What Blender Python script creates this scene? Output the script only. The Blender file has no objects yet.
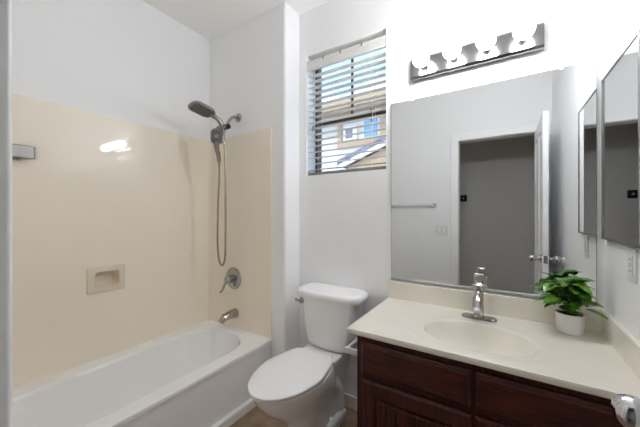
import bpy, bmesh, math, random
from mathutils import Vector, Matrix

random.seed(7)
S = bpy.context.scene
COL = S.collection
PI = math.pi

# ------------------------------------------------------------------ camera
F_PX = 286.0
PSI = math.atan(184.0 / F_PX)
cam_d = bpy.data.cameras.new('camera')
cam_d.sensor_fit = 'HORIZONTAL'
cam_d.sensor_width = 36.0
cam_d.lens = F_PX / 640.0 * 36.0
cam_d.clip_start = 0.01
cam_o = bpy.data.objects.new('camera', cam_d)
COL.objects.link(cam_o)
cam_o.location = (0, 0, 1.275)
cam_o.rotation_euler = (PI / 2, 0, PSI)
S.camera = cam_o

# ------------------------------------------------------------------ exposure, light
S.view_settings.view_transform = 'Standard'
S.view_settings.look = 'None'
S.view_settings.gamma = 1.0
S.view_settings.use_curve_mapping = False
S.view_settings.exposure = 2.08
S.cycles.max_bounces = 16
S.cycles.diffuse_bounces = 10
S.cycles.glossy_bounces = 8
S.cycles.transparent_max_bounces = 12
S.cycles.sample_clamp_indirect = 6.0
S.cycles.caustics_reflective = False
S.cycles.caustics_refractive = False
BULB = 17.0
SKY = 0.75
SUN = 0.6

world = bpy.data.worlds.new('sky')
S.world = world
world.use_nodes = True
wn = world.node_tree
wn.nodes.clear()
w_out = wn.nodes.new('ShaderNodeOutputWorld')
w_bg = wn.nodes.new('ShaderNodeBackground')
w_tc = wn.nodes.new('ShaderNodeTexCoord')
w_map = wn.nodes.new('ShaderNodeMapping')
w_map.inputs['Scale'].default_value = (1.0, 1.0, 2.2)
w_no = wn.nodes.new('ShaderNodeTexNoise')
w_no.inputs['Scale'].default_value = 3.2
w_no.inputs['Detail'].default_value = 6.0
w_cr = wn.nodes.new('ShaderNodeValToRGB')
w_cr.color_ramp.elements[0].position = 0.44
w_cr.color_ramp.elements[0].color = (0.30, 0.50, 0.86, 1)
w_cr.color_ramp.elements[1].position = 0.60
w_cr.color_ramp.elements[1].color = (1.0, 1.0, 1.0, 1)
wn.links.new(w_tc.outputs['Generated'], w_map.inputs['Vector'])
wn.links.new(w_map.outputs['Vector'], w_no.inputs['Vector'])
wn.links.new(w_no.outputs['Fac'], w_cr.inputs['Fac'])
wn.links.new(w_cr.outputs['Color'], w_bg.inputs['Color'])
w_bg.inputs['Strength'].default_value = SKY
wn.links.new(w_bg.outputs['Background'], w_out.inputs['Surface'])

sun_d = bpy.data.lights.new('sun', 'SUN')
sun_d.energy = SUN
sun_d.angle = 0.01
sun_d.color = (1.0, 0.95, 0.87)
sun_o = bpy.data.objects.new('sun', sun_d)
COL.objects.link(sun_o)
sun_o.rotation_euler = (math.radians(42), 0, math.radians(-25))

# ------------------------------------------------------------------ materials
def mat(name, color, rough=0.5, metal=0.0, coat=0.0, spec=0.5, bump=None, emit=None, sss=0.0):
    m = bpy.data.materials.new(name)
    m.use_nodes = True
    nt = m.node_tree
    b = nt.nodes['Principled BSDF']
    b.inputs['Base Color'].default_value = (*color, 1)
    b.inputs['Roughness'].default_value = rough
    b.inputs['Metallic'].default_value = metal
    b.inputs['Specular IOR Level'].default_value = spec
    b.inputs['Coat Weight'].default_value = coat
    b.inputs['Coat Roughness'].default_value = 0.06
    if emit:
        b.inputs['Emission Color'].default_value = (*emit[0], 1)
        b.inputs['Emission Strength'].default_value = emit[1]
    if bump:
        scale, strength, dist = bump
        tc = nt.nodes.new('ShaderNodeTexCoord')
        n = nt.nodes.new('ShaderNodeTexNoise')
        n.inputs['Scale'].default_value = scale
        n.inputs['Detail'].default_value = 3.0
        bp = nt.nodes.new('ShaderNodeBump')
        bp.inputs['Strength'].default_value = strength
        bp.inputs['Distance'].default_value = dist
        nt.links.new(tc.outputs['Object'], n.inputs['Vector'])
        nt.links.new(n.outputs['Fac'], bp.inputs['Height'])
        nt.links.new(bp.outputs['Normal'], b.inputs['Normal'])
    return m

def noise_color(m, scale, c0, c1, p0=0.35, p1=0.65, stretch=(1, 1, 1), detail=5.0, distort=0.0):
    nt = m.node_tree
    b = nt.nodes['Principled BSDF']
    tc = nt.nodes.new('ShaderNodeTexCoord')
    mp = nt.nodes.new('ShaderNodeMapping')
    mp.inputs['Scale'].default_value = stretch
    n = nt.nodes.new('ShaderNodeTexNoise')
    n.inputs['Scale'].default_value = scale
    n.inputs['Detail'].default_value = detail
    n.inputs['Distortion'].default_value = distort
    r = nt.nodes.new('ShaderNodeValToRGB')
    r.color_ramp.elements[0].position = p0
    r.color_ramp.elements[0].color = (*c0, 1)
    r.color_ramp.elements[1].position = p1
    r.color_ramp.elements[1].color = (*c1, 1)
    nt.links.new(tc.outputs['Object'], mp.inputs['Vector'])
    nt.links.new(mp.outputs['Vector'], n.inputs['Vector'])
    nt.links.new(n.outputs['Fac'], r.inputs['Fac'])
    nt.links.new(r.outputs['Color'], b.inputs['Base Color'])
    return m

M = {}
M['paint'] = mat('wall_paint', (0.915, 0.918, 0.925), 0.6, bump=(55, 0.25, 0.004), spec=0.3)
M['ceil'] = mat('ceiling_paint', (0.915, 0.91, 0.90), 0.8, bump=(70, 0.2, 0.004), spec=0.2)
M['hall'] = mat('hall_paint', (0.86, 0.845, 0.82), 0.7, bump=(55, 0.25, 0.004), spec=0.2)
M['trim'] = mat('trim_paint', (0.93, 0.93, 0.935), 0.35)
M['floor'] = noise_color(mat('floor_tile', (0.3, 0.2, 0.14), 0.45), 9, (0.27, 0.175, 0.11), (0.47, 0.35, 0.26), 0.3, 0.7)
M['surround'] = mat('surround_acrylic', (0.92, 0.845, 0.72), 0.035, spec=0.5)
M['tub'] = mat('tub_enamel', (0.91, 0.91, 0.91), 0.13)
M['soap'] = mat('soap_dish_ceramic', (0.78, 0.69, 0.56), 0.2)
M['china'] = mat('toilet_china', (0.92, 0.92, 0.925), 0.1)
M['seat'] = mat('toilet_seat_plastic', (0.93, 0.93, 0.935), 0.25)
M['marble'] = noise_color(mat('cultured_marble', (0.8, 0.74, 0.64), 0.22), 5, (0.83, 0.785, 0.69), (0.87, 0.83, 0.745), 0.3, 0.7)
M['wood_h'] = noise_color(mat('cherry_wood_across', (0.05, 0.015, 0.01), 0.36, coat=0.06, spec=0.28), 4, (0.020, 0.0042, 0.003), (0.105, 0.021, 0.012), 0.3, 0.78, (2.5, 8, 26), 6, 0.6)
M['wood_v'] = noise_color(mat('cherry_wood_upright', (0.05, 0.015, 0.01), 0.36, coat=0.06, spec=0.28), 4, (0.020, 0.0042, 0.003), (0.105, 0.021, 0.012), 0.3, 0.78, (26, 8, 2.0), 6, 0.6)
M['chrome'] = mat('chrome', (0.80, 0.80, 0.82), 0.07, 1.0)
M['knob'] = mat('knob_chrome', (0.62, 0.62, 0.63), 0.09, 1.0)
M['smoke'] = mat('smoked_chrome', (0.36, 0.35, 0.355), 0.16, 1.0)
M['nickel'] = mat('brushed_nickel', (0.44, 0.42, 0.39), 0.22, 1.0)
M['dnickel'] = mat('shower_nickel', (0.33, 0.315, 0.295), 0.24, 1.0)
M['fixture'] = mat('fixture_chrome', (0.42, 0.42, 0.42), 0.12, 1.0)
M['ledge'] = mat('ledge_metal', (0.36, 0.355, 0.335), 0.34, 1.0)
M['rubber'] = mat('spray_face_grey', (0.13, 0.13, 0.135), 0.45)
M['mirror'] = mat('mirror_silver', (0.78, 0.795, 0.795), 0.0, 1.0)
M['medge'] = mat('mirror_edge', (0.30, 0.32, 0.32), 0.3, 0.6)
M['alu'] = mat('cabinet_frame_metal', (0.45, 0.45, 0.46), 0.25, 1.0)
M['chan'] = mat('channel_grey', (0.42, 0.43, 0.44), 0.45, 0.2)
M['bulb'] = mat('bulb_glow', (1, 1, 1), 0.3, emit=((0.955, 0.975, 1.0), BULB))
M['plastic'] = mat('white_plastic', (0.80, 0.80, 0.80), 0.3)
M['slot'] = mat('dark_slot', (0.03, 0.03, 0.03), 0.5)
M['blackp'] = mat('black_plastic', (0.012, 0.012, 0.014), 0.2)
M['blind'] = mat('blind_white', (0.80, 0.79, 0.77), 0.4)
M['brail'] = mat('blind_rail_grey', (0.22, 0.22, 0.215), 0.5)
M['bronze'] = mat('window_bronze', (0.05, 0.043, 0.036), 0.4)
M['cord'] = mat('cord_white', (0.62, 0.62, 0.60), 0.7)
M['tassel'] = mat('tassel_grey', (0.25, 0.25, 0.24), 0.5)
M['pot'] = mat('pot_white', (0.80, 0.80, 0.80), 0.35)
M['soil'] = mat('potting_soil', (0.02, 0.014, 0.01), 0.9, bump=(200, 0.8, 0.01))
M['leaf'] = noise_color(mat('leaf_green', (0.08, 0.25, 0.03), 0.3, coat=0.2), 14, (0.025, 0.125, 0.012), (0.17, 0.40, 0.03), 0.35, 0.7)
M['stem'] = mat('stem_green', (0.12, 0.16, 0.04), 0.5)
M['stucco'] = mat('stucco_cream', (0.62, 0.60, 0.57), 0.9, bump=(30, 0.4, 0.01))
M['tan'] = mat('fascia_tan', (0.44, 0.33, 0.22), 0.8)
M['roof'] = noise_color(mat('roof_tile', (0.16, 0.17, 0.22), 0.8), 6, (0.10, 0.11, 0.15), (0.24, 0.25, 0.30))
M['wwin'] = mat('blue_reflection_glass', (0.14, 0.34, 0.62), 0.08)  # blue reflection on the neighbour's pane, put into its base colour
M['dirt'] = mat('ground_gravel', (0.42, 0.36, 0.29), 0.9)
M['white'] = mat('outdoor_white', (0.8, 0.8, 0.78), 0.6)

def glass_mat():
    m = bpy.data.materials.new('window_glass')
    m.use_nodes = True
    nt = m.node_tree
    nt.nodes.clear()
    o = nt.nodes.new('ShaderNodeOutputMaterial')
    mx = nt.nodes.new('ShaderNodeMixShader')
    t = nt.nodes.new('ShaderNodeBsdfTransparent')
    t.inputs['Color'].default_value = (0.95, 0.97, 0.97, 1)
    g = nt.nodes.new('ShaderNodeBsdfGlossy')
    g.inputs['Roughness'].default_value = 0.02
    mx.inputs['Fac'].default_value = 0.06
    nt.links.new(t.outputs[0], mx.inputs[1])
    nt.links.new(g.outputs[0], mx.inputs[2])
    nt.links.new(mx.outputs[0], o.inputs['Surface'])
    return m
M['glass'] = glass_mat()

# ------------------------------------------------------------------ mesh helpers
def new_bm():
    return bmesh.new()

def obj(name, bm, m, parent=None, sharp=32, props=None):
    bmesh.ops.recalc_face_normals(bm, faces=bm.faces[:])
    for f in bm.faces:
        f.smooth = True
    lim = math.radians(sharp)
    for e in bm.edges:
        if len(e.link_faces) == 2 and e.calc_face_angle(0) > lim:
            e.smooth = False
    me = bpy.data.meshes.new(name)
    bm.to_mesh(me)
    bm.free()
    me.materials.append(M[m])
    o = bpy.data.objects.new(name, me)
    COL.objects.link(o)
    wnm = o.modifiers.new('weighted_normals', 'WEIGHTED_NORMAL')
    wnm.keep_sharp = True
    wnm.weight = 80
    if parent:
        o.parent = parent
        o.matrix_parent_inverse = parent_world(parent).inverted()
    if props:
        for k, v in props.items():
            o[k] = v
    return o

def parent_world(p):
    w = Matrix.LocRotScale(p.location, p.rotation_euler, p.scale)
    if p.parent:
        w = parent_world(p.parent) @ p.matrix_parent_inverse @ w
    return w

def box(bm, x0, x1, y0, y1, z0, z1, bev=0.0, seg=2, mtx=None):
    vs = [bm.verts.new((x, y, z)) for x in (x0, x1) for y in (y0, y1) for z in (z0, z1)]
    idx = [(0, 1, 3, 2), (4, 6, 7, 5), (0, 4, 5, 1), (2, 3, 7, 6), (0, 2, 6, 4), (1, 5, 7, 3)]
    fs = [bm.faces.new([vs[i] for i in q]) for q in idx]
    bmesh.ops.recalc_face_normals(bm, faces=fs)
    geom = vs
    if bev > 0:
        es = list({e for f in fs for e in f.edges})
        r = bmesh.ops.bevel(bm, geom=es, offset=bev, offset_type='OFFSET', segments=seg, profile=0.5, affect='EDGES', clamp_overlap=True)
        geom = list({v for f in r['faces'] for v in f.verts} | {v for v in vs if v.is_valid})
    if mtx is not None:
        bmesh.ops.transform(bm, matrix=mtx, verts=[v for v in geom if v.is_valid])
    return bm

def loft(bm, rings, cap0=True, cap1=True, closed=True):
    vr = [[bm.verts.new(p) for p in r] for r in rings]
    n = len(rings[0])
    for a, b in zip(vr[:-1], vr[1:]):
        for i in range(n if closed else n - 1):
            j = (i + 1) % n
            bm.faces.new((a[i], a[j], b[j], b[i]))
    if cap0:
        bm.faces.new(vr[0][::-1])
    if cap1:
        bm.faces.new(vr[-1])
    return bm

def frame(d):
    d = Vector(d).normalized()
    up = Vector((0, 0, 1)) if abs(d.z) < 0.95 else Vector((0, 1, 0))
    a = d.cross(up).normalized()
    return a, d.cross(a).normalized(), d

def lathe(bm, base, axis, prof, n=32, sx=1.0, sy=1.0):
    a, b, d = frame(axis)
    base = Vector(base)
    rings = []
    for r, h in prof:
        r = max(r, 1e-4)
        rings.append([base + d * h + a * (r * sx * math.cos(2 * PI * i / n)) + b * (r * sy * math.sin(2 * PI * i / n)) for i in range(n)])
    return loft(bm, rings)

def cyl(bm, p0, p1, r, n=24, bev=0.0):
    p0, p1 = Vector(p0), Vector(p1)
    L = (p1 - p0).length
    if bev:
        prof = [(r - bev, 0), (r - bev * .3, bev * .3), (r, bev), (r, L - bev), (r - bev * .3, L - bev * .3), (r - bev, L)]
    else:
        prof = [(r, 0), (r, L)]
    return lathe(bm, p0, p1 - p0, prof, n)

def smooth_path(pts, sub=8):
    pts = [Vector(p) for p in pts]
    out = []
    for i in range(len(pts) - 1):
        p0 = pts[i - 1] if i > 0 else pts[i] * 2 - pts[i + 1]
        p1, p2 = pts[i], pts[i + 1]
        p3 = pts[i + 2] if i + 2 < len(pts) else pts[i + 1] * 2 - pts[i]
        for k in range(sub):
            t = k / sub
            out.append(0.5 * ((2 * p1) + (p2 - p0) * t + (2 * p0 - 5 * p1 + 4 * p2 - p3) * t * t + (3 * p1 - p0 - 3 * p2 + p3) * t ** 3))
    out.append(pts[-1])
    return out

def tube(bm, pts, r, n=12):
    pts = [Vector(p) for p in pts]
    rings = []
    a_prev = None
    for i, p in enumerate(pts):
        d = (pts[min(i + 1, len(pts) - 1)] - pts[max(i - 1, 0)]).normalized()
        if a_prev is None:
            a, b, _ = frame(d)
        else:
            a = (a_prev - d * a_prev.dot(d)).normalized()
            b = d.cross(a)
        a_prev = a
        rr = r[i] if isinstance(r, (list, tuple)) else r
        rings.append([p + a * (rr * math.cos(2 * PI * k / n)) + b * (rr * math.sin(2 * PI * k / n)) for k in range(n)])
    return loft(bm, rings)

def rrect(x0, x1, y0, y1, z, r, n=8):
    pts = []
    for cx, cy, a0 in ((x1 - r, y1 - r, 0), (x0 + r, y1 - r, PI / 2), (x0 + r, y0 + r, PI), (x1 - r, y0 + r, 1.5 * PI)):
        for k in range(n + 1):
            a = a0 + PI / 2 * k / n
            pts.append(Vector((cx + r * math.cos(a), cy + r * math.sin(a), z)))
    return pts

def empty(name, loc, rz=0.0):
    o = bpy.data.objects.new(name, None)
    o.empty_display_size = 0.05
    COL.objects.link(o)
    o.location = loc
    o.rotation_euler = (0, 0, rz)
    return o

def tag(o, label, cat, group=None, kind=None):
    o['label'] = label
    o['category'] = cat
    if group:
        o['group'] = group
    if kind:
        o['kind'] = kind
    return o

def struct(o, label=None):
    o['kind'] = 'structure'
    if label:
        o['label'] = label
    return o

# ------------------------------------------------------------------ room dimensions
WL = -2.09      # left (tub) wall
WR = 0.364      # right wall
D = 1.69        # mirror wall
WS = 1.53       # shower wall
WX = -1.27      # side of the wing that carries the shower fittings
Y0 = 0.055      # door wall, bathroom face
YH = -0.065     # door wall, hall face
H = 2.738
OX0, OX1, OZ = -0.40, 0.25, 2.03   # doorway
wx0, wx1, wz0, wz1 = -1.203, -0.607, 1.548, 2.412  # window opening

bm = new_bm(); box(bm, -2.4, 1.4, -1.3, 1.9, -0.1, 0)
struct(obj('floor', bm, 'floor'), 'brown mottled tile floor')
bm = new_bm(); box(bm, -2.4, 1.4, -1.3, 1.9, H, H + 0.1)
struct(obj('ceiling', bm, 'ceil'), 'plain pale grey ceiling')
hy0, hy1, hz0, hz1 = 0.715, 0.845, 0.826, 0.918      # niche for the soap dish
bm = new_bm()
box(bm, WL - 0.12, WL, Y0 - 0.12, hy0, 0, H)
box(bm, WL - 0.12, WL, hy1, D + 0.16, 0, H)
box(bm, WL - 0.12, WL, hy0, hy1, 0, hz0)
box(bm, WL - 0.12, WL, hy0, hy1, hz1, H)
struct(obj('wall_left', bm, 'paint'))
bm = new_bm(); box(bm, WR, WR + 0.12, Y0 - 0.12, D + 0.16, 0, H)
struct(obj('wall_right', bm, 'paint'))
bm = new_bm()
box(bm, WL, wx0, D, D + 0.16, 0, H)
box(bm, wx1, WR, D, D + 0.16, 0, H)
box(bm, wx0, wx1, D, D + 0.16, 0, wz0)
box(bm, wx0, wx1, D, D + 0.16, wz1, H)
struct(obj('wall_back', bm, 'paint'))
bm = new_bm()
loft(bm, [[Vector(p) for p in ((WL, WS, z), (WX - .02, WS, z), (WX - .006, WS + .006, z), (WX, WS + .02, z), (WX, D, z), (WL, D, z))] for z in (0, H)])
struct(obj('wall_shower', bm, 'paint', sharp=50), 'short white wing wall carrying the shower fittings')
bm = new_bm()
box(bm, WL, OX0 - 0.015, YH, Y0, 0, H)
box(bm, OX1 + 0.015, WR, YH, Y0, 0, H)
box(bm, OX0 - 0.015, OX1 + 0.015, YH, Y0, OZ + 0.015, H)
struct(obj('wall_front', bm, 'paint'))
# hall beyond the door
bm = new_bm(); box(bm, -2.2, 1.2, -1.19, -1.07, 0, H); struct(obj('wall_hall', bm, 'hall'), 'grey hallway wall seen through the doorway')
bm = new_bm(); box(bm, -2.32, -2.2, -1.19, YH, 0, H); struct(obj('added_hall_end_left', bm, 'hall'))  # unseen hall end, added to close the box and keep the hall dark
bm = new_bm(); box(bm, 1.2, 1.32, -1.19, YH, 0, H); struct(obj('added_hall_end_right', bm, 'hall'))  # opposite unseen end, added likewise to shut light out of the hall
bm = new_bm(); box(bm, WR, 1.2, YH - 0.005, YH + 0.1, 0, H); struct(obj('wall_hall_near', bm, 'hall'))

# baseboards
def base_profile(bm, x0, x1, y0, y1, h=0.085):
    box(bm, x0, x1, y0, y1, 0, h, 0.004, 2)
bm = new_bm(); base_profile(bm, WX, -0.545, D - 0.013, D); struct(obj('baseboard_back', bm, 'trim'))
bm = new_bm(); base_profile(bm, WX, WX + 0.013, WS + .02, D - 0.013); struct(obj('baseboard_wing', bm, 'trim'))
bm = new_bm(); base_profile(bm, -1.37, OX0 - 0.075, Y0, Y0 + 0.013); struct(obj('baseboard_front', bm, 'trim'))

# door casing and jamb
bm = new_bm()
cy0, cy1 = Y0, Y0 + 0.0175
for xa, xb in ((OX0 - 0.075, OX0), (OX1 + 0.004, OX1 + 0.079)):
    box(bm, xa, xb, cy0, cy1, 0, OZ + 0.07, 0.005, 3)
box(bm, OX0 - 0.075, OX1 + 0.079, cy0, cy1 + 0.0005, OZ + 0.003, OZ + 0.073, 0.005, 3)
struct(obj('trim_1', bm, 'trim'), 'white door casing')
bm = new_bm()
box(bm, OX0 - 0.015, OX0, YH, Y0, 0, OZ)
box(bm, OX1, OX1 + 0.015, YH, Y0, 0, OZ)
box(bm, OX0 - 0.015, OX1 + 0.015, YH, Y0, OZ, OZ + 0.015)
j = struct(obj('trim_2', bm, 'trim'), 'white door jamb')
bm = new_bm(); box(bm, OX0, OX0 + 0.0015, Y0 - 0.03, Y0 - 0.004, 0.93, 1.00, 0.0006)
obj('strike_plate', bm, 'alu', j)

# ------------------------------------------------------------------ door leaf (open into the room)
DX, DY0, DY1 = 0.236, 0.078, 0.742      # leaf left face, hinge end, free end
TH = 0.035
door = empty('door_1', (DX + TH / 2, DY0, 0.012))
struct(door, 'white panelled door standing open against the right wall')
bm = new_bm()
def panel_door(bm, L, h, th):
    # leaf in local yz, thickness along x from 0 to th, panels sunk on both faces
    ys = [0, 0.10, L / 2 - 0.04, L / 2 + 0.04, L - 0.10, L]
    zs = [0, 0.20, 0.80, 0.94, h - 0.12, h]
    box(bm, 0.009, th - 0.009, 0.004, L - 0.004, 0.004, h - 0.004)
    for (a, b) in ((0, 1), (2, 3), (4, 5)):
        box(bm, 0, th, ys[a], ys[b], 0, h, 0.002, 1)
    for (a, b) in ((0, 1), (2, 3), (4, 5)):
        for (ya, yb) in ((1, 2), (3, 4)):
            box(bm, 0.0002, th - 0.0002, ys[ya] - .003, ys[yb] + .003, zs[a], zs[b], 0.002, 1)
    for (a, b) in ((1, 2), (3, 4)):
        for (ya, yb) in ((1, 2), (3, 4)):
            y0, y1, z0, z1 = ys[ya], ys[yb], zs[a], zs[b]
            for sgn, xb_, xt in ((-1, 0.009, 0.002), (1, th - 0.009, th - 0.002)):
                i0, i1 = 0.018, 0.05
                loft(bm, [[Vector((xb_, y0 + i0, z0 + i0)), Vector((xb_, y1 - i0, z0 + i0)), Vector((xb_, y1 - i0, z1 - i0)), Vector((xb_, y0 + i0, z1 - i0))],
                          [Vector((xt, y0 + i1, z0 + i1)), Vector((xt, y1 - i1, z0 + i1)), Vector((xt, y1 - i1, z1 - i1)), Vector((xt, y0 + i1, z1 - i1))]])
panel_door(bm, DY1 - DY0, 2.005, TH)
bmesh.ops.transform(bm, matrix=Matrix.Translation((DX, DY0, 0.012)), verts=bm.verts[:])
obj('door_leaf', bm, 'trim', door)
KY, KZ = DY1 - 0.055, 0.940
def knob_prof():
    return [(0.032, 0), (0.032, 0.004), (0.024, 0.009), (0.012, 0.013), (0.0105, 0.026), (0.014, 0.032), (0.022, 0.038), (0.0270, 0.048), (0.0275, 0.059), (0.0245, 0.069), (0.017, 0.0765), (0.006, 0.0795)]
bm = new_bm(); lathe(bm, (DX, KY, KZ), (-1, 0, 0), knob_prof(), 40)
obj('door_knob', bm, 'knob', door, 50)
bm = new_bm(); lathe(bm, (DX + TH, KY, KZ), (1, 0, 0), knob_prof(), 40)
obj('door_knob', bm, 'knob', door, 50)
bm = new_bm()
box(bm, DX + 0.005, DX + TH - 0.005, DY1, DY1 + 0.0015, KZ - 0.028, KZ + 0.028, 0.0005)
box(bm, DX + 0.012, DX + TH - 0.012, DY1, DY1 + 0.008, KZ - 0.011, KZ + 0.011, 0.002)
obj('latch_plate', bm, 'nickel', door)
for hz in (0.22, 1.02, 1.82):
    bm = new_bm(); cyl(bm, (DX + TH + 0.003, DY0 - 0.003, hz - 0.045), (DX + TH + 0.003, DY0 - 0.003, hz + 0.045), 0.005, 12)
    obj('hinge', bm, 'nickel', door)
bm = new_bm(); lathe(bm, (WR, KY + 0.005, KZ - 0.005), (-1, 0, 0), [(0.026, 0), (0.027, 0.006), (0.024, 0.012), (0.018, 0.014), (0.012, 0.010), (0.001, 0.009)], 32)
tag(obj('door_stop', bm, 'plastic', sharp=50), 'round white bumper on right wall behind the open door', 'door stop')

# ------------------------------------------------------------------ window
win = empty('window_1', (-0.905, D + 0.13, wz0))
struct(win, 'small dark framed window high on the back wall')
fy0, fy1 = D + 0.115, D + 0.155
zm = 1.952
bm = new_bm()
for a in ((wx0, wx0 + 0.032, wz0, wz1), (wx1 - 0.032, wx1, wz0, wz1)):
    box(bm, a[0], a[1], fy0, fy1, a[2], a[3], 0.003)
box(bm, wx0, wx1, fy0 + .001, fy1, wz0, wz0 + 0.03, 0.003)
box(bm, wx0, wx1, fy0 + .001, fy1, wz1 - 0.03, wz1, 0.003)
obj('window_frame', bm, 'bronze', win)
bm = new_bm(); box(bm, wx0 + .03, wx1 - .03, fy0 + 0.004, fy1 - .004, zm - 0.017, zm + 0.017, 0.003)
obj('meeting_rail', bm, 'bronze', win)
bm = new_bm(); box(bm, -0.911, -0.893, fy0 + 0.014, fy1 - .014, zm, wz1 - 0.03, 0.002)
obj('muntin', bm, 'bronze', win)
bm = new_bm(); box(bm, wx0 + .02, wx1 - .02, fy0 + 0.019, fy0 + 0.023, wz0 + .02, wz1 - .02)
obj('pane', bm, 'glass', win)
bm = new_bm()
box(bm, -0.752, -0.727, fy0 - 0.022, fy0 + 0.006, zm - 0.004, zm + 0.022, 0.003)
box(bm, -0.747, -0.733, fy0 - 0.024, fy0 - 0.012, zm - 0.06, zm + 0.01, 0.003)
obj('sash_latch', bm, 'bronze', win)

# blind
bl = empty('window_blind', (-0.905, D + 0.035, 2.37))
tag(bl, 'white horizontal slat blind lowered inside the small window recess', 'blind')
bm = new_bm()
z = 1.592
tilt = Matrix.Rotation(math.radians(4), 4, 'X')
while z < 2.30:
    box(bm, wx0 + 0.006, wx1 - 0.006, -0.025, 0.025, -0.0014, 0.0014, 0, 1, None)
    vs = bm.verts[-8:]
    bmesh.ops.transform(bm, matrix=Matrix.Translation((0, D + 0.036, z)) @ tilt, verts=vs)
    z += 0.0425
obj('slats', bm, 'blind', bl)
bm = new_bm()
box(bm, wx0 + 0.003, wx1 - 0.003, D + 0.002, D + 0.010, 2.303, 2.372, 0.002)
box(bm, wx0 + 0.003, wx1 - 0.003, D - 0.001, D + 0.008, 2.355, 2.366, 0.002)
box(bm, wx0 + 0.003, wx1 - 0.003, D - 0.001, D + 0.008, 2.308, 2.319, 0.002)
obj('valance', bm, 'blind', bl)
bm = new_bm(); box(bm, wx0 + 0.004, wx1 - 0.004, D + 0.012, D + 0.062, 2.325, 2.368, 0.002)
obj('head_rail', bm, 'blind', bl)
bm = new_bm(); box(bm, wx0 + 0.006, wx1 - 0.006, D + 0.011, D + 0.061, 1.550, 1.570, 0.004)
obj('bottom_rail', bm, 'brail', bl)
for cx in (-1.06, -0.925, -0.77):
    bm = new_bm(); box(bm, cx - 0.0045, cx + 0.0045, D - 0.004, D + 0.004, 2.352, 2.374, 0.0015)
    obj('valance_clip', bm, 'brail', bl)
for cx in (-1.11, -0.70):
    bm = new_bm()
    for yy in (D + 0.010, D + 0.062):
        cyl(bm, (cx, yy, 1.56), (cx, yy, 2.33), 0.0012, 6)
    obj('ladder_cord', bm, 'cord', bl)
bm = new_bm(); cyl(bm, (-1.148, D + 0.006, 1.90), (-1.148, D + 0.006, 2.31), 0.0013, 6)
lc = obj('lift_cord', bm, 'cord', bl)
bm = new_bm(); lathe(bm, (-1.148, D + 0.006, 1.905), (0, 0, -1), [(0.003, 0), (0.007, 0.008), (0.010, 0.035), (0.008, 0.040)], 16)
obj('tassel', bm, 'tassel', lc)

# ------------------------------------------------------------------ bathtub and surround
tub = empty('bathtub', (-1.74, 0.79, 0))
tag(tub, 'white alcove bathtub with oval basin beside the toilet', 'bathtub')
TX, TZ = -1.385, 0.385
ty0, ty1 = Y0 + 0.004, WS - 0.004
tx0 = WL + 0.004
n = 10
def R(x0, x1, y0, y1, z, r): return rrect(x0, x1, y0, y1, z, r, n)
ix0, ix1, iy0, iy1 = -1.997, -1.482, 0.17, 1.463
rings = [R(tx0, TX - 0.020, ty0, ty1, 0.0, 0.004),
         R(tx0, TX - 0.012, ty0, ty1, 0.32, 0.004),
         R(tx0, TX - 0.003, ty0, ty1, 0.355, 0.004),
         R(tx0, TX, ty0, ty1, 0.368, 0.004),
         R(tx0, TX - 0.003, ty0, ty1, 0.379, 0.004),
         R(tx0, TX - 0.013, ty0, ty1, TZ, 0.004),
         R(ix0 - .004, ix1 + .004, iy0 - .004, iy1 + .004, TZ - 0.002, 0.243),
         R(ix0 + .006, ix1 - .006, iy0 + .006, iy1 - .006, TZ - 0.007, 0.236),
         R(ix0 + .013, ix1 - .013, iy0 + .016, iy1 - .014, TZ - 0.022, 0.23),
         R(ix0 + .030, ix1 - .028, iy0 + .06, iy1 - .035, 0.26, 0.21),
         R(ix0 + .055, ix1 - .050, iy0 + .13, iy1 - .065, 0.13, 0.18),
         R(ix0 + .075, ix1 - .070, iy0 + .17, iy1 - .09, 0.085, 0.15),
         R(ix0 + .115, ix1 - .110, iy0 + .22, iy1 - .13, 0.066, 0.11),
         R(ix0 + .20, ix1 - .20, iy0 + .40, iy1 - .30, 0.062, 0.03)]
bm = new_bm(); loft(bm, rings)
obj('tub_shell', bm, 'tub', tub, 40)
bm = new_bm(); box(bm, TX - 0.03, TX + 0.008, ty0, WS + 0.02, 0, 0.058, 0.005, 3)
obj('base_strip', bm, 'trim', tub)
bm = new_bm(); lathe(bm, (-1.74, 1.22, 0.060), (0, 0, 1), [(0.03, 0), (0.03, 0.004), (0.02, 0.006), (0.001, 0.004)], 24)
obj('drain', bm, 'chrome', tub)

sur = empty('tub_surround', (-1.74, WS, 0.4))
tag(sur, 'beige glossy panel surround on the walls above the bathtub', 'tub surround')
ST = 1.885
bm = new_bm()
def yz_rect(x, y0, y1, z0, z1): return [Vector((x, y0, z0)), Vector((x, y1, z0)), Vector((x, y1, z1)), Vector((x, y0, z1))]
loft(bm, [yz_rect(WL, hy0, hy1, hz0, hz1), yz_rect(WL + 0.008, hy0, hy1, hz0, hz1), yz_rect(WL + 0.008, Y0 + 0.003, WS - 0.001, TZ - 0.01, ST - 0.002),
          yz_rect(WL + 0.0065, Y0 + 0.001, WS, TZ - 0.01, ST), yz_rect(WL, Y0 + 0.001, WS, TZ - 0.01, ST)], False, False)
obj('side_panel', bm, 'surround', sur)
bm = new_bm()
box(bm, WL + 0.008, -1.391, WS - 0.008, WS, TZ - 0.005, ST, 0.002)
obj('end_panel', bm, 'surround', sur)
bm = new_bm()
box(bm, WL + 0.008, -1.391, Y0, Y0 + 0.008, TZ - 0.005, ST, 0.002)
obj('end_panel', bm, 'surround', sur)
bm = new_bm()
pts = [Vector((WL + 0.008, WS - 0.008, 0)), Vector((WL + 0.008, WS - 0.030, 0))]
ring = [Vector((WL + 0.008, WS - 0.008, 0))] + [Vector((WL + 0.033 - 0.025 * math.sin(PI / 2 * k / 6) , WS - 0.033 + 0.025 * math.cos(PI / 2 * k / 6), 0)) for k in range(7)]
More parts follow.
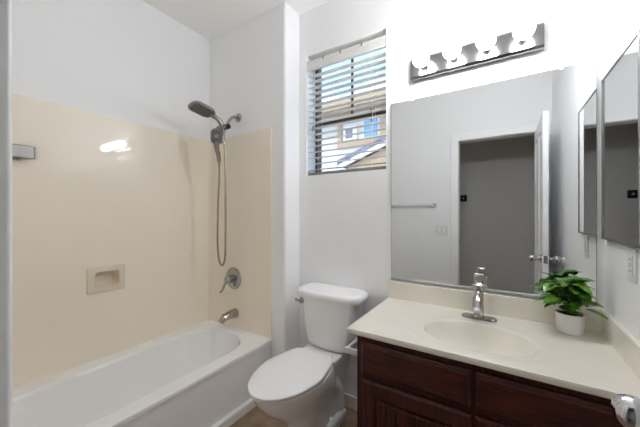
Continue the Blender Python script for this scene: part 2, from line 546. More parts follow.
loft(bm, [[p + Vector((0, 0, z)) for p in ring] for z in (TZ, ST - .002)])
obj('corner_cove', bm, 'surround', sur, 50)

# soap dish
sd = empty('soap_dish', (WL, 0.778, 0.868))
tag(sd, 'recessed beige ceramic soap dish set in the tub surround', 'soap dish')
sx = WL + 0.008
def yzrr(x, y0, y1, z0, z1, r): return [Vector((x, p.x, p.y)) for p in rrect(y0, y1, z0, z1, 0, r, 5)]
sy0, sy1, sz0, sz1 = 0.677, 0.880, 0.790, 0.948
bm = new_bm()
loft(bm, [yzrr(sx + .0002, sy0, sy1, sz0, sz1, 0.008), yzrr(sx + 0.007, sy0 + .001, sy1 - .001, sz0 + .001, sz1 - .001, 0.008),
          yzrr(sx + 0.012, sy0 + .006, sy1 - .006, sz0 + .006, sz1 - .006, 0.010),
          yzrr(sx + 0.013, sy0 + .036, sy1 - .034, sz0 + .034, sz1 - .030, 0.016),
          yzrr(sx + 0.010, sy0 + .039, sy1 - .037, sz0 + .037, sz1 - .032, 0.015),
          yzrr(sx - 0.030, sy0 + .046, sy1 - .044, sz0 + .046, sz1 - .038, 0.014),
          yzrr(sx - 0.044, sy0 + .056, sy1 - .056, sz0 + .058, sz1 - .050, 0.010)], cap0=False)
obj('dish_body', bm, 'soap', sd, 40)
for k in range(3):
    bm = new_bm()
    yy = 0.748 + 0.03 * k
    box(bm, sx - 0.006, sx + 0.013, yy - 0.003, yy + 0.003, sz0 + 0.032, sz0 + 0.043, 0.002)
    obj('drain_ridge', bm, 'soap', sd)

# metal bar at the near end of the tub wall
bm = new_bm()
xo = WL + 0.008
ring = lambda z, e: [Vector((xo, 0.22, z)), Vector((xo + 0.05 - e, 0.22, z)), Vector((xo + 0.05 - e, 0.440, z)), Vector((xo + 0.044 - e, 0.447, z)), Vector((xo, 0.425, z))]
loft(bm, [ring(1.556, .004), ring(1.560, 0), ring(1.615, 0), ring(1.619, .004)])
sh = empty('wall_ledge', (xo, 0.33, 1.556))
tag(sh, 'grey brushed metal ledge on beige tub wall beside the door casing', 'wall shelf')
obj('ledge_block', bm, 'ledge', sh)
bm = new_bm(); box(bm, xo, xo + 0.006, 0.235, 0.40, 1.545, 1.556, 0.001)
obj('mount_plate', bm, 'dnickel', sh)

# ------------------------------------------------------------------ shower set
BR = Vector((-1.738, 1.385, 1.905))     # diverter bracket centre
sh = empty('shower_fixture', (-1.739, WS, 2.019))
tag(sh, 'nickel paddle shower head on a chrome arm above the tub', 'shower head')
bm = new_bm(); lathe(bm, (-1.739, WS, 2.019), (0, -1, 0), [(0.034, 0), (0.033, 0.006), (0.022, 0.012), (0.012, 0.014)], 28)
obj('flange', bm, 'fixture', sh, 45)
bm = new_bm(); tube(bm, smooth_path([(-1.739, WS - 0.005, 2.019), (-1.739, WS - 0.05, 2.012), (-1.739, WS - 0.09, 1.975), (-1.738, 1.405, 1.915)], 6), 0.011, 14)
obj('shower_arm', bm, 'fixture', sh, 50)
bm = new_bm()
cyl(bm, BR + Vector((-0.052, -0.006, -0.002)), BR + Vector((0.040, 0.004, 0.004)), 0.021, 28, 0.004)
obj('diverter_valve', bm, 'dnickel', sh, 45)
bm = new_bm(); cyl(bm, BR + Vector((0.038, 0.004, 0.004)), BR + Vector((0.058, 0.006, 0.006)), 0.019, 24, 0.003)
obj('diverter_knob', bm, 'blackp', sh, 45)
# paddle head: local y runs along the handle (outward), z up
hc = Vector((-1.752, 1.222, 1.992))
Mh = Matrix.Translation(hc) @ Matrix.Rotation(math.radians(-9), 4, 'X') @ Matrix.Rotation(math.radians(-14), 4, 'Y')
bm = new_bm()
def paddle(s, z):
    return [Vector((p.x, p.y, z)) for p in rrect(-0.056 * s, 0.056 * s, -0.092 * s, 0.084 * s, 0, 0.042 * s, 8)]
loft(bm, [paddle(0.94, -0.010), paddle(1.0, -0.006), paddle(1.0, 0.004), paddle(0.92, 0.012), paddle(0.5, 0.016)])
bmesh.ops.transform(bm, matrix=Mh, verts=bm.verts[:])
head = obj('spray_head', bm, 'dnickel', sh, 45)
bm = new_bm()
loft(bm, [paddle(0.86, -0.0125), paddle(0.86, -0.008)])
for a in range(-3, 4):
    for b in range(-5, 6):
        x, y = a * 0.0135, b * 0.0135 - 0.006
        if (x / 0.052) ** 2 + (y / 0.08) ** 2 < 1:
            cyl(bm, (x, y, -0.012), (x, y, -0.0145), 0.0028, 6)
bmesh.ops.transform(bm, matrix=Mh, verts=bm.verts[:])
obj('spray_face', bm, 'rubber', head)
bm = new_bm()
nk = [Mh @ Vector((0, 0.055, 0.002)), Mh @ Vector((0, 0.095, -0.004)), Vector((-1.741, 1.345, 1.952)), BR + Vector((0, -0.002, 0.008))]
pth = smooth_path(nk, 6)
tube(bm, pth, [0.022 - 0.005 * math.sin(PI * i / (len(pth) - 1)) for i in range(len(pth))], 16)
obj('neck', bm, 'dnickel', sh, 50)
bm = new_bm()
tube(bm, smooth_path([BR + Vector((0.010, -0.005, -0.01)), BR + Vector((0.014, -0.010, -0.06)), BR + Vector((0.012, -0.012, -0.115))], 5), [0.014] * 3 + [0.012] * 5 + [0.011] * 3, 14)
obj('cradle', bm, 'dnickel', sh, 50)

# handheld
hs = empty('hand_shower', (-1.742, 1.36, 1.82))
tag(hs, 'nickel hand shower with long hose hanging from the diverter', 'hand shower')
hh = Vector((-1.748, 1.335, 1.832))
face_dir = (Vector((0, 0, 1.35)) - hh)
face_dir.z = -0.25
face_dir = face_dir.normalized()
fx = face_dir.cross(Vector((0, 0, 1))).normalized()
fz = fx.cross(face_dir).normalized()
Mf = Matrix((( fx.x, fz.x, face_dir.x, hh.x), (fx.y, fz.y, face_dir.y, hh.y), (fx.z, fz.z, face_dir.z, hh.z), (0, 0, 0, 1)))
def pad2(s, z): return [Vector((p.x, p.y, z)) for p in rrect(-0.041 * s, 0.041 * s, -0.056 * s, 0.056 * s, 0, 0.032 * s, 7)]
bm = new_bm()
loft(bm, [pad2(0.6, -0.020), pad2(0.95, -0.012), pad2(1.0, -0.004), pad2(1.0, 0.004), pad2(0.94, 0.008)])
bmesh.ops.transform(bm, matrix=Mf, verts=bm.verts[:])
hd = obj('spray_head', bm, 'dnickel', hs, 45)
bm = new_bm()
loft(bm, [pad2(0.80, 0.0085), pad2(0.78, 0.0100)])
obj_f = bmesh.ops.transform(bm, matrix=Mf, verts=bm.verts[:])
obj('spray_face', bm, 'rubber', hd, 45)
bm = new_bm()
lathe(bm, Mf @ Vector((0, 0, 0.009)), face_dir, [(0.016, 0), (0.016, 0.003), (0.010, 0.004)], 20)
obj('spray_ring', bm, 'nickel', hd, 45)
hb = Vector((-1.772, 1.375, 1.655))
bm = new_bm()
pth = smooth_path([Mf @ Vector((0, -0.035, -0.008)), Mf @ Vector((0, -0.08, -0.012)), Vector((-1.764, 1.362, 1.71)), hb], 6)
tube(bm, pth, [0.021 - 0.007 * i / (len(pth) - 1) for i in range(len(pth))], 16)
obj('handle', bm, 'dnickel', hs, 50)
bm = new_bm(); cyl(bm, hb + Vector((0, 0, 0.005)), hb + Vector((-0.003, 0.003, -0.03)), 0.0095, 16, 0.001)
obj('hose_nut', bm, 'fixture', hs)
bm = new_bm()
tube(bm, smooth_path([hb + Vector((-0.002, 0.002, -0.02)), (-1.795, 1.392, 1.52), (-1.812, 1.395, 1.30), (-1.822, 1.40, 1.08), (-1.815, 1.405, 0.94), (-1.787, 1.41, 0.884),
                      (-1.752, 1.41, 0.935), (-1.738, 1.405, 1.08), (-1.732, 1.40, 1.35), (-1.728, 1.395, 1.65), (-1.727, 1.388, 1.80), (-1.727, 1.377, 1.80)][:-1], 10), 0.0075, 12)
obj('hose', bm, 'nickel', hs, 60)

# valve and spout
tv = empty('shower_valve', (-1.785, WS - .008, 0.767))
tag(tv, 'round chrome shower valve with lever handle above the tub spout', 'shower valve')
vy = WS - 0.008
bm = new_bm(); lathe(bm, (-1.785, vy, 0.767), (0, -1, 0), [(0.086, 0), (0.086, 0.004), (0.078, 0.010), (0.060, 0.014), (0.045, 0.014), (0.040, 0.018)], 40)
obj('escutcheon', bm, 'fixture', tv, 40)
bm = new_bm(); lathe(bm, (-1.785, vy - 0.012, 0.767), (0, -1, 0), [(0.030, 0), (0.028, 0.03), (0.031, 0.034), (0.030, 0.052), (0.022, 0.060), (0.001, 0.062)], 32)
obj('hub', bm, 'fixture', tv, 40)
bm = new_bm(); tube(bm, smooth_path([(-1.792, vy - 0.055, 0.760), (-1.806, vy - 0.070, 0.728), (-1.818, vy - 0.078, 0.690), (-1.836, vy - 0.085, 0.668)], 5), [0.011] * 5 + [0.009] * 5 + [0.008] * 6, 12)
obj('lever', bm, 'fixture', tv, 50)
ts = empty('tub_spout', (-1.765, vy, 0.495))
tag(ts, 'brushed nickel tub spout below the round valve', 'tub spout')
bm = new_bm()
pth = smooth_path([(-1.765, vy, 0.500), (-1.765, vy - 0.05, 0.500), (-1.765, vy - 0.10, 0.492), (-1.765, vy - 0.135, 0.470)], 6)
tube(bm, pth, [0.036 - 0.012 * i / (len(pth) - 1) for i in range(len(pth))], 24)
obj('spout_body', bm, 'nickel', ts, 50)
bm = new_bm(); cyl(bm, (-1.765, vy - 0.118, 0.50), (-1.765, vy - 0.118, 0.527), 0.006, 14, 0.002)
obj('diverter_pin', bm, 'nickel', ts)

# ------------------------------------------------------------------ toilet
TC = -0.945
toi = empty('toilet', (TC, 1.35, 0))
tag(toi, 'white two-piece toilet with closed lid between tub and vanity', 'toilet')
def egg(cx, yf, yb, w, z, ym=None, pb=2.6, n=56, pf=2.0, tp=0.0):
    if ym is None:
        ym = yb - 0.42 * (yb - yf)
    pts = []
    for i in range(n):
        a = 2 * PI * i / n
        sn, cs = math.sin(a), math.cos(a)
        p = pb if cs > 0 else pf
        X = w * math.copysign(abs(sn) ** (2 / p), sn)
        Yv = math.copysign(abs(cs) ** (2 / p), cs)
        if cs > 0:
            X *= 1 - tp * Yv
        pts.append(Vector((cx + X, ym + (yb - ym) * Yv if cs > 0 else ym + (ym - yf) * Yv, z)))
    return pts
SCX = -0.952
rings = [egg(TC, 1.165, 1.60, 0.112, 0.0, pb=4),
         egg(TC, 1.165, 1.60, 0.112, 0.02, pb=4),
         egg(TC, 1.180, 1.585, 0.100, 0.06, pb=4),
         egg(TC, 1.180, 1.575, 0.096, 0.14, pb=4),
         egg(TC, 1.150, 1.560, 0.105, 0.20, pb=3.5),
         egg(SCX, 1.070, 1.545, 0.130, 0.26, pb=3),
         egg(SCX, 1.005, 1.515, 0.155, 0.32, pb=2.8),
         egg(SCX, 0.968, 1.49, 0.167, 0.37, pb=2.8, tp=.1),
         egg(SCX, 0.958, 1.48, 0.170, 0.398, pb=2.8, tp=.12),
         egg(SCX, 0.964, 1.475, 0.164, 0.405, pb=2.8, tp=.12)]
bm = new_bm(); loft(bm, rings)
# trapway bulge behind the pedestal and the deck that carries the tank
for sgn in (-1, 1):
    pth = smooth_path([(TC + sgn * 0.015, 1.27, 0.16), (TC + sgn * 0.058, 1.38, 0.25), (TC + sgn * 0.062, 1.48, 0.26), (TC + sgn * 0.062, 1.545, 0.17), (TC + sgn * 0.062, 1.555, 0.0)], 8)
    tube(bm, pth, 0.055, 24)
    box(bm, min(TC, TC + sgn * 0.128), max(TC, TC + sgn * 0.128), 1.37, 1.585, 0.0, 0.075, 0.020, 3)
loft(bm, [rrect(TC - w, TC + w, 1.40, 1.66, zz, 0.03, 6) for w, zz in ((0.08, 0.20), (0.10, 0.30), (0.125, 0.38), (0.13, 0.418), (0.125, 0.425))])
obj('bowl', bm, 'china', toi, 42)
for sgn in (-1, 1):
    bm = new_bm(); lathe(bm, (TC + sgn * 0.105, 1.43, 0.074), (0, 0, 1), [(0.018, 0), (0.017, 0.010), (0.010, 0.018), (0.001, 0.020)], 20)
    obj('bolt_cap', bm, 'seat', toi, 60)
# seat ring and lid
bm = new_bm()
loft(bm, [egg(SCX, 0.950, 1.436, 0.168, 0.407, pb=3.2, tp=.2), egg(SCX, 0.944, 1.438, 0.174, 0.412, pb=3.2, tp=.2), egg(SCX, 0.944, 1.438, 0.174, 0.420, pb=3.2, tp=.2), egg(SCX, 0.952, 1.434, 0.166, 0.4235, pb=3.2, tp=.2)])
obj('seat', bm, 'seat', toi, 50)
bm = new_bm()
loft(bm, [egg(SCX, 0.940, 1.436, 0.174, 0.4265, pb=7, tp=.24), egg(SCX, 0.934, 1.440, 0.179, 0.431, pb=7, tp=.24), egg(SCX, 0.934, 1.440, 0.179, 0.439, pb=7, tp=.24), egg(SCX, 0.942, 1.434, 0.172, 0.445, pb=7, tp=.24), egg(SCX, 0.985, 1.41, 0.140, 0.449, pb=6, tp=.24), egg(SCX, 1.12, 1.31, 0.05, 0.452, pb=4, tp=.2)])
obj('seat_lid', bm, 'seat', toi, 50)
for sgn in (-1, 1):
    bm = new_bm(); cyl(bm, (SCX + sgn * 0.05, 1.446, 0.43), (SCX + sgn * 0.10, 1.446, 0.43), 0.011, 16, 0.002)
    obj('seat_hinge', bm, 'seat', toi)
# tank
TKX = -0.927
def tank_ring(w, yf, yb, z, bulge, r=0.03):
    pts = rrect(TKX - w, TKX + w, yf, yb, z, r, 6)
    # subdivide the front edge into a bow
    out = []
    for i, p in enumerate(pts):
        out.append(p)
        if i == len(pts) - 8:      # last point of the back-left/front-left corner
            pass
    res = []
    for p in rr_sub(TKX - w, TKX + w, yf, yb, z, r):
        k = max(0.0, 1 - ((p.x - TKX) / w) ** 2)
        t = max(0.0, min(1.0, (yb - p.y) / (yb - yf)))
        res.append(Vector((p.x, p.y - bulge * k * t, p.z)))
    return res
def rr_sub(x0, x1, y0, y1, z, r, n=6, m=10):
    c = rrect(x0, x1, y0, y1, z, r, n)
    out = []
    q = n + 1
    for s in range(4):
        seg = c[s * q:(s + 1) * q]
        out += seg
        a, b = seg[-1], c[((s + 1) * q) % len(c)]
        for k in range(1, m):
            out.append(a.lerp(b, k / m))
    return out
bm = new_bm()
loft(bm, [tank_ring(0.120, 1.53, 1.655, 0.425, 0.012), tank_ring(0.142, 1.515, 1.665, 0.440, 0.018), tank_ring(0.152, 1.512, 1.668, 0.46, 0.022), tank_ring(0.178, 1.508, 1.670, 0.58, 0.026),
          tank_ring(0.200, 1.503, 1.672, 0.745, 0.028)])
obj('tank', bm, 'china', toi, 45)
bm = new_bm()
loft(bm, [tank_ring(0.205, 1.500, 1.676, 0.744, 0.030), tank_ring(0.226, 1.485, 1.680, 0.750, 0.030, 0.05), tank_ring(0.230, 1.482, 1.682, 0.760, 0.030, 0.06), tank_ring(0.230, 1.482, 1.682, 0.778, 0.030, 0.06),
          tank_ring(0.222, 1.490, 1.680, 0.789, 0.030, 0.06), tank_ring(0.20, 1.51, 1.67, 0.793, 0.025, 0.05)])
obj('tank_lid', bm, 'china', toi, 50)
fh = Vector((-1.103, 1.500, 0.712))
bm = new_bm(); lathe(bm, fh + Vector((0, 0.006, 0)), (-0.25, -1, 0), [(0.020, 0), (0.020, 0.012), (0.015, 0.018), (0.001, 0.020)], 20)
tube(bm, [fh + Vector((-0.002, -0.012, 0)), fh + Vector((-0.022, -0.018, 0.002)), fh + Vector((-0.040, -0.016, 0.004))], [0.008, 0.008, 0.009], 10)
obj('flush_lever', bm, 'fixture', toi, 50)

# ------------------------------------------------------------------ vanity
CZ = 0.77
van = empty('vanity_cabinet', (-0.09, 1.42, 0))
tag(van, 'dark cherry wood vanity cabinet under the cream sink top', 'cabinet')
vx0, vx1, vy0 = -0.548, WR - 0.002, 1.155
bm = new_bm()
box(bm, vx0, vx0 + 0.016, vy0, D - 0.002, 0.10, CZ - 0.026, 0.0015, 1)
box(bm, vx1 - 0.016, vx1, vy0, D - 0.002, 0.10, CZ - 0.026, 0.0015, 1)
box(bm, vx0 + 0.016, vx1 - 0.016, vy0, vy0 + 0.018, 0.10, CZ - 0.026)
box(bm, vx0 + 0.016, vx1 - 0.016, D - 0.008, D - 0.002, 0.10, CZ - 0.026)
box(bm, vx0 + 0.016, vx1 - 0.016, vy0 + 0.018, D - 0.008, 0.10, 0.116)
box(bm, vx0 + 0.004, vx1, vy0 + 0.06, D - 0.004, 0, 0.10)
obj('cabinet_body', bm, 'wood_v', van)
def front(name, x0, x1, z0, z1, m):
    bm = new_bm()
    y = vy0
    def rg(i, yy): return [Vector((x0 + i, yy, z0 + i)), Vector((x1 - i, yy, z0 + i)), Vector((x1 - i, yy, z1 - i)), Vector((x0 + i, yy, z1 - i))]
    loft(bm, [rg(0, y - 0.0002), rg(0, y - 0.010), rg(0.003, y - 0.0125), rg(0.009, y - 0.0165), rg(0.013, y - 0.0175), rg(0.015, y - 0.020)])
    return obj(name, bm, m, van, 20)
front('drawer_front', -0.523, -0.100, 0.584, 0.717, 'wood_h')
front('drawer_front', -0.084, 0.340, 0.584, 0.717, 'wood_h')
def vdoor(x0, x1, z0, z1):
    bm = new_bm()
    y = vy0
    def rg(i, yy): return [Vector((x0 + i, yy, z0 + i)), Vector((x1 - i, yy, z0 + i)), Vector((x1 - i, yy, z1 - i)), Vector((x0 + i, yy, z1 - i))]
    loft(bm, [rg(0, y - 0.0002), rg(0, y - 0.010), rg(0.003, y - 0.0135), rg(0.010, y - 0.019), rg(0.014, y - 0.020), rg(0.056, y - 0.020), rg(0.062, y - 0.012), rg(0.070, y - 0.010)], cap1=True)
    d = obj('cabinet_door', bm, 'wood_v', van, 20)
    bm = new_bm()
    xa, xb, za, zb = x0 + 0.072, x1 - 0.072, z0 + 0.072, z1 - 0.072
    # raised panel cut into upright strips by V grooves
    k = 7
    wst = (xb - xa) / k
    for i in range(k):
        a, b = xa + i * wst, xa + (i + 1) * wst
        loft(bm, [[Vector((a, y - 0.009, za)), Vector((b, y - 0.009, za)), Vector((b, y - 0.009, zb)), Vector((a, y - 0.009, zb))],
                  [Vector((a, y - 0.0155, za + .002)), Vector((b, y - 0.0155, za + .002)), Vector((b, y - 0.0155, zb - .002)), Vector((a, y - 0.0155, zb - .002))],
                  [Vector((a + .003, y - 0.019, za + .010)), Vector((b - .003, y - 0.019, za + .010)), Vector((b - .003, y - 0.019, zb - .010)), Vector((a + .003, y - 0.019, zb - .010))]])
    obj('door_panel', bm, 'wood_v', d, 20)
vdoor(-0.517, -0.099, 0.135, 0.560)
vdoor(-0.085, 0.340, 0.135, 0.560)

# countertop with integral bowl
ct = empty('sink_countertop', (-0.10, 1.40, CZ))
tag(ct, 'cream cultured marble vanity top with integral oval sink', 'countertop')
X0c, X1c, Y0c, Y1c = -0.588, WR - 0.001, 1.130, D - 0.001
bcx, bcy, ba, bb = -0.098, 1.352, 0.205, 0.152
N = 96
angs = sorted([2 * PI * i / N for i in range(N)] + [math.atan2(yy - bcy, xx - bcx) % (2 * PI) for xx in (X0c, X1c) for yy in (Y0c, Y1c)])
def ell(a, sx, sy, cx=bcx, cy=bcy):
    # point on the ellipse in true direction a from the bowl centre
    r = 1 / math.sqrt((math.cos(a) / sx) ** 2 + (math.sin(a) / sy) ** 2)
    return cx + r * math.cos(a), cy + r * math.sin(a)
def ell_ring(s, z): return [Vector((*ell(a, ba * s, bb * s), z)) for a in angs]
def oval_ring(sx, sy, dy, z):
    out = []
    for a in angs:
        # ray from bowl centre to ellipse centred dy further back
        ca, sa = math.cos(a) / sx, math.sin(a) / sy
        A = ca * ca + sa * sa
        B = -2 * sa * (dy / sy)
        Cc = (dy / sy) ** 2 - 1
        t = (-B + math.sqrt(B * B - 4 * A * Cc)) / (2 * A)
        out.append(Vector((bcx + t * math.cos(a), bcy + t * math.sin(a), z)))
    return out
def rect_ring(i, z):
    out = []
    for a in angs:
        c, s = math.cos(a), math.sin(a)
        ts = []
        if abs(c) > 1e-9: ts.append(((X1c if c > 0 else X0c) - bcx) / c)
        if abs(s) > 1e-9: ts.append(((Y1c if s > 0 else Y0c) - bcy) / s)
        t = min(x for x in ts if x > 0)
        p = Vector((bcx + t * c, bcy + t * s, z))
        p.x = max(X0c + i, min(X1c - i, p.x)); p.y = max(Y0c + i, min(Y1c - i, p.y))
        out.append(p)
    return out
bm = new_bm()
rg = [ell_ring(s, CZ - 0.125 * (1 - s ** 2.6) - 0.007) for s in (0.08, 0.25, 0.42, 0.58, 0.72, 0.83, 0.91, 0.96)]
rg += [ell_ring(0.985, CZ - 0.010), ell_ring(1.005, CZ - 0.0045), ell_ring(1.03, CZ - 0.002), oval_ring(0.285, 0.232, 0.055, CZ - 0.0015), oval_ring(0.292, 0.238, 0.055, CZ + 0.0005), oval_ring(0.300, 0.244, 0.055, CZ), ]
rg = rg[:-3] + [ell_ring(1.10, CZ - 0.0016)] + [oval_ring(0.288, 0.205, 0.020, CZ - 0.0016), oval_ring(0.294, 0.210, 0.020, CZ + 0.0004), oval_ring(0.302, 0.214, 0.020, CZ)]
rg += [rect_ring(0.007, CZ), rect_ring(0.002, CZ - 0.002), rect_ring(0, CZ - 0.007), rect_ring(0, CZ - 0.020), rect_ring(0.004, CZ - 0.025), rect_ring(0.05, CZ - 0.025)]
loft(bm, rg, cap0=True, cap1=False)
obj('counter_slab', bm, 'marble', ct, 40)
bm = new_bm(); box(bm, X0c, X1c, D - 0.020, D, CZ, 0.871, 0.004, 3)
obj('backsplash', bm, 'marble', ct)
bm = new_bm(); box(bm, WR - 0.018, WR, Y0c + 0.004, D - 0.020, CZ, 0.869, 0.004, 3)
obj('side_splash', bm, 'marble', ct)
bm = new_bm(); lathe(bm, (bcx, bcy, CZ - 0.132), (0, 0, 1), [(0.022, 0), (0.022, 0.003), (0.016, 0.004), (0.001, 0.002)], 24)
obj('sink_drain', bm, 'nickel', ct)

# faucet
fa = empty('faucet', (-0.102, 1.585, CZ))
tag(fa, 'brushed nickel single-handle faucet behind the oval sink', 'faucet')
fx_, fy_ = -0.102, 1.578
bm = new_bm()
def plate(s, z): return [Vector((fx_ + p.x, fy_ + p.y, z)) for p in rrect(-0.076 * s, 0.076 * s, -0.027 * s, 0.027 * s, 0, 0.0265 * s, 8)]
loft(bm, [plate(1, CZ), plate(1, CZ + 0.004), plate(0.93, CZ + 0.009), plate(0.6, CZ + 0.011)])
obj('base_plate', bm, 'nickel', fa, 45)
bm = new_bm(); lathe(bm, (fx_, fy_, CZ + 0.008), (0, 0, 1), [(0.024, 0), (0.021, 0.02), (0.0195, 0.06), (0.020, 0.12), (0.025, 0.140), (0.031, 0.150), (0.031, 0.154), (0.019, 0.160), (0.015, 0.168)], 36)
obj('body', bm, 'nickel', fa, 45)
bm = new_bm()
pth = smooth_path([(fx_, fy_ - 0.010, CZ + 0.122), (fx_, fy_ - 0.055, CZ + 0.125), (fx_, fy_ - 0.100, CZ + 0.108), (fx_, fy_ - 0.122, CZ + 0.078)], 6)
tube(bm, pth, [0.019] * 6 + [0.018] * 6 + [0.0175] * 7, 24)
sp = obj('spout', bm, 'nickel', fa, 55)
bm = new_bm(); cyl(bm, (fx_, fy_ - 0.121, CZ + 0.080), (fx_, fy_ - 0.130, CZ + 0.066), 0.0185, 24, 0.002)
obj('aerator', bm, 'chrome', sp, 45)
bm = new_bm()
Ml = Matrix.Translation((fx_, fy_ + 0.002, CZ + 0.170)) @ Matrix.Rotation(math.radians(-22), 4, 'X')
box(bm, -0.010, 0.010, -0.009, 0.009, -0.006, 0.012, 0.003, 2, Ml)
box(bm, -0.021, 0.021, -0.007, 0.006, 0.006, 0.044, 0.004, 3, Ml)
obj('lever_handle', bm, 'nickel', fa)

# ------------------------------------------------------------------ potted plant
pl = empty('potted_plant', (0.236, 1.600, CZ))
tag(pl, 'small leafy green plant in round white pot on vanity top', 'plant')
pc = Vector((0.236, 1.600, CZ))
bm = new_bm(); lathe(bm, pc, (0, 0, 1), [(0.040, 0), (0.0445, 0.004), (0.0465, 0.03), (0.0485, 0.080), (0.0480, 0.083), (0.0455, 0.083), (0.044, 0.072), (0.001, 0.072)], 40)
obj('pot', bm, 'pot', pl, 45)
bm = new_bm(); lathe(bm, pc + Vector((0, 0, 0.0725)), (0, 0, 1), [(0.0435, 0), (0.0425, 0.003), (0.03, 0.006), (0.001, 0.007)], 28)
obj('soil', bm, 'soil', pl, 60)
bmL, bmS = new_bm(), new_bm()
def leaf(bm, base, d, L, W, droop, roll):
    d = Vector(d).normalized()
    side = d.cross(Vector((0, 0, 1)))
    if side.length < 0.1: side = Vector((1, 0, 0))
    side.normalize()
    side = Matrix.Rotation(roll, 3, d) @ side
    up = side.cross(d).normalized()
    k = 8
    rows = []
    for i in range(k + 1):
        t = i / k
        w = W * (math.sin(PI * min(1, t ** 0.85)) ** 0.75) * (0.75 + 0.35 * t)
        if i in (0, k): w = 0.0006
        c = base + d * (L * t) - Vector((0, 0, 1)) * (droop * L * t * t) + up * 0.0
        rows.append([c - side * w + up * w * 0.22, c - side * w * 0.5 + up * w * 0.06, c, c + side * w * 0.5 + up * w * 0.06, c + side * w + up * w * 0.22])
    vr = [[bm.verts.new(p) for p in r] for r in rows]
    for a, b in zip(vr[:-1], vr[1:]):
        for j in range(4):
            bm.faces.new((a[j], a[j + 1], b[j + 1], b[j]))
rnd = random.Random(11)
top = pc + Vector((0, 0, 0.08))
for s in range(11):
    az = 2 * PI * s / 11 + rnd.uniform(-0.25, 0.25)
    out = rnd.uniform(0.025, 0.085) if s % 3 else 0.015
    hgt = rnd.uniform(0.055, 0.115) if s % 3 else rnd.uniform(0.11, 0.135)
    tip = top + Vector((math.cos(az) * out, math.sin(az) * out * 0.75, hgt))
    tip.y = min(tip.y, 1.645)
    tube(bmS, smooth_path([top + Vector((math.cos(az) * 0.01, math.sin(az) * 0.01, -0.005)), top.lerp(tip, 0.5) + Vector((0, 0, 0.015)), tip], 4), 0.0021, 6)
    nl = 8
    for q in range(nl):
        a2 = az + 2 * PI * q / nl + rnd.uniform(-0.3, 0.3)
        el = rnd.uniform(-0.15, 0.55)
        L = rnd.uniform(0.058, 0.088)
        d = Vector((math.cos(a2) * math.cos(el), math.sin(a2) * math.cos(el), math.sin(el)))
        b = tip + Vector((0, 0, rnd.uniform(-0.03, 0.008)))
        e = b + d * L
        if e.x > WR - 0.028 or e.y > D - 0.03 or (e.z < 0.885 and e.y > 1.655):
            continue
        leaf(bmL, b, d, L, rnd.uniform(0.017, 0.025), rnd.uniform(0.1, 0.45), rnd.uniform(-0.5, 0.5))
# one long leaf reaching to the right wall, low
leaf(bmL, top + Vector((0.045, -0.01, 0.03)), Vector((0.9, -0.35, -0.12)), 0.075, 0.018, 0.25, 0.1)
obj('foliage', bmL, 'leaf', pl, 80)
obj('stems', bmS, 'stem', pl, 80)

# ------------------------------------------------------------------ wall mirror, light bar, cabinet
wm = empty('wall_mirror', (-0.118, D, 1.41))
tag(wm, 'large frameless mirror above the vanity backsplash', 'mirror')
mx0, mx1, mz0, mz1 = -0.573, 0.337, 0.884, 1.936
bm = new_bm(); box(bm, mx0, mx1, D - 0.006, D - 0.0005, mz0, mz1)
obj('mirror_back', bm, 'medge', wm)
bm = new_bm(); box(bm, mx0 + 0.002, mx1 - 0.002, D - 0.0068, D - 0.0058, mz0 + 0.002, mz1 - 0.002)
obj('mirror_glass', bm, 'mirror', wm)
bm = new_bm(); box(bm, mx0, mx1, D - 0.011, D - 0.0005, mz0 - 0.008, mz0 + 0.004, 0.001)
obj('bottom_channel', bm, 'chan', wm)
for cx in (-0.445, 0.22):
    bm = new_bm(); box(bm, cx - 0.008, cx + 0.008, D - 0.013, D - 0.0005, mz1 - 0.012, mz1 + 0.012, 0.002)
    obj('mirror_clip', bm, 'plastic', wm)

vl = empty('vanity_light', (-0.147, D, 2.095))
tag(vl, 'chrome vanity light bar with four glowing globe bulbs above mirror', 'wall light')
bm = new_bm()
lx0, lx1, lz0, lz1 = -0.447, 0.155, 2.036, 2.153
loft(bm, [[Vector((x, y, z)) for (y, z) in ((D - 0.0005, lz0), (D - 0.034, lz0), (D - 0.042, lz0 + 0.012), (D - 0.042, lz1 - 0.012), (D - 0.034, lz1), (D - 0.0005, lz1))] for x in (lx0, lx1)])
obj('light_bar', bm, 'smoke', vl, 20)
for bx in (-0.371, -0.221, -0.072, 0.075):
    bz = 2.097
    bm = new_bm(); lathe(bm, (bx, D - 0.041, bz), (0, -1, 0), [(0.027, 0), (0.027, 0.003), (0.022, 0.006), (0.021, 0.036), (0.023, 0.040), (0.017, 0.040)], 28)
    obj('socket', bm, 'chrome', vl, 40)
    bm = new_bm()
    prof = [(0.0135, 0.0), (0.0135, 0.008)]
    for k in range(1, 18):
        a = PI * (0.11 + 0.89 * k / 17)
        prof.append((0.0415 * math.sin(a), 0.047 - 0.0415 * math.cos(a)))
    lathe(bm, (bx, D - 0.074, bz), (0, -1, 0), prof, 32)
    obj('bulb', bm, 'bulb', vl, 80)

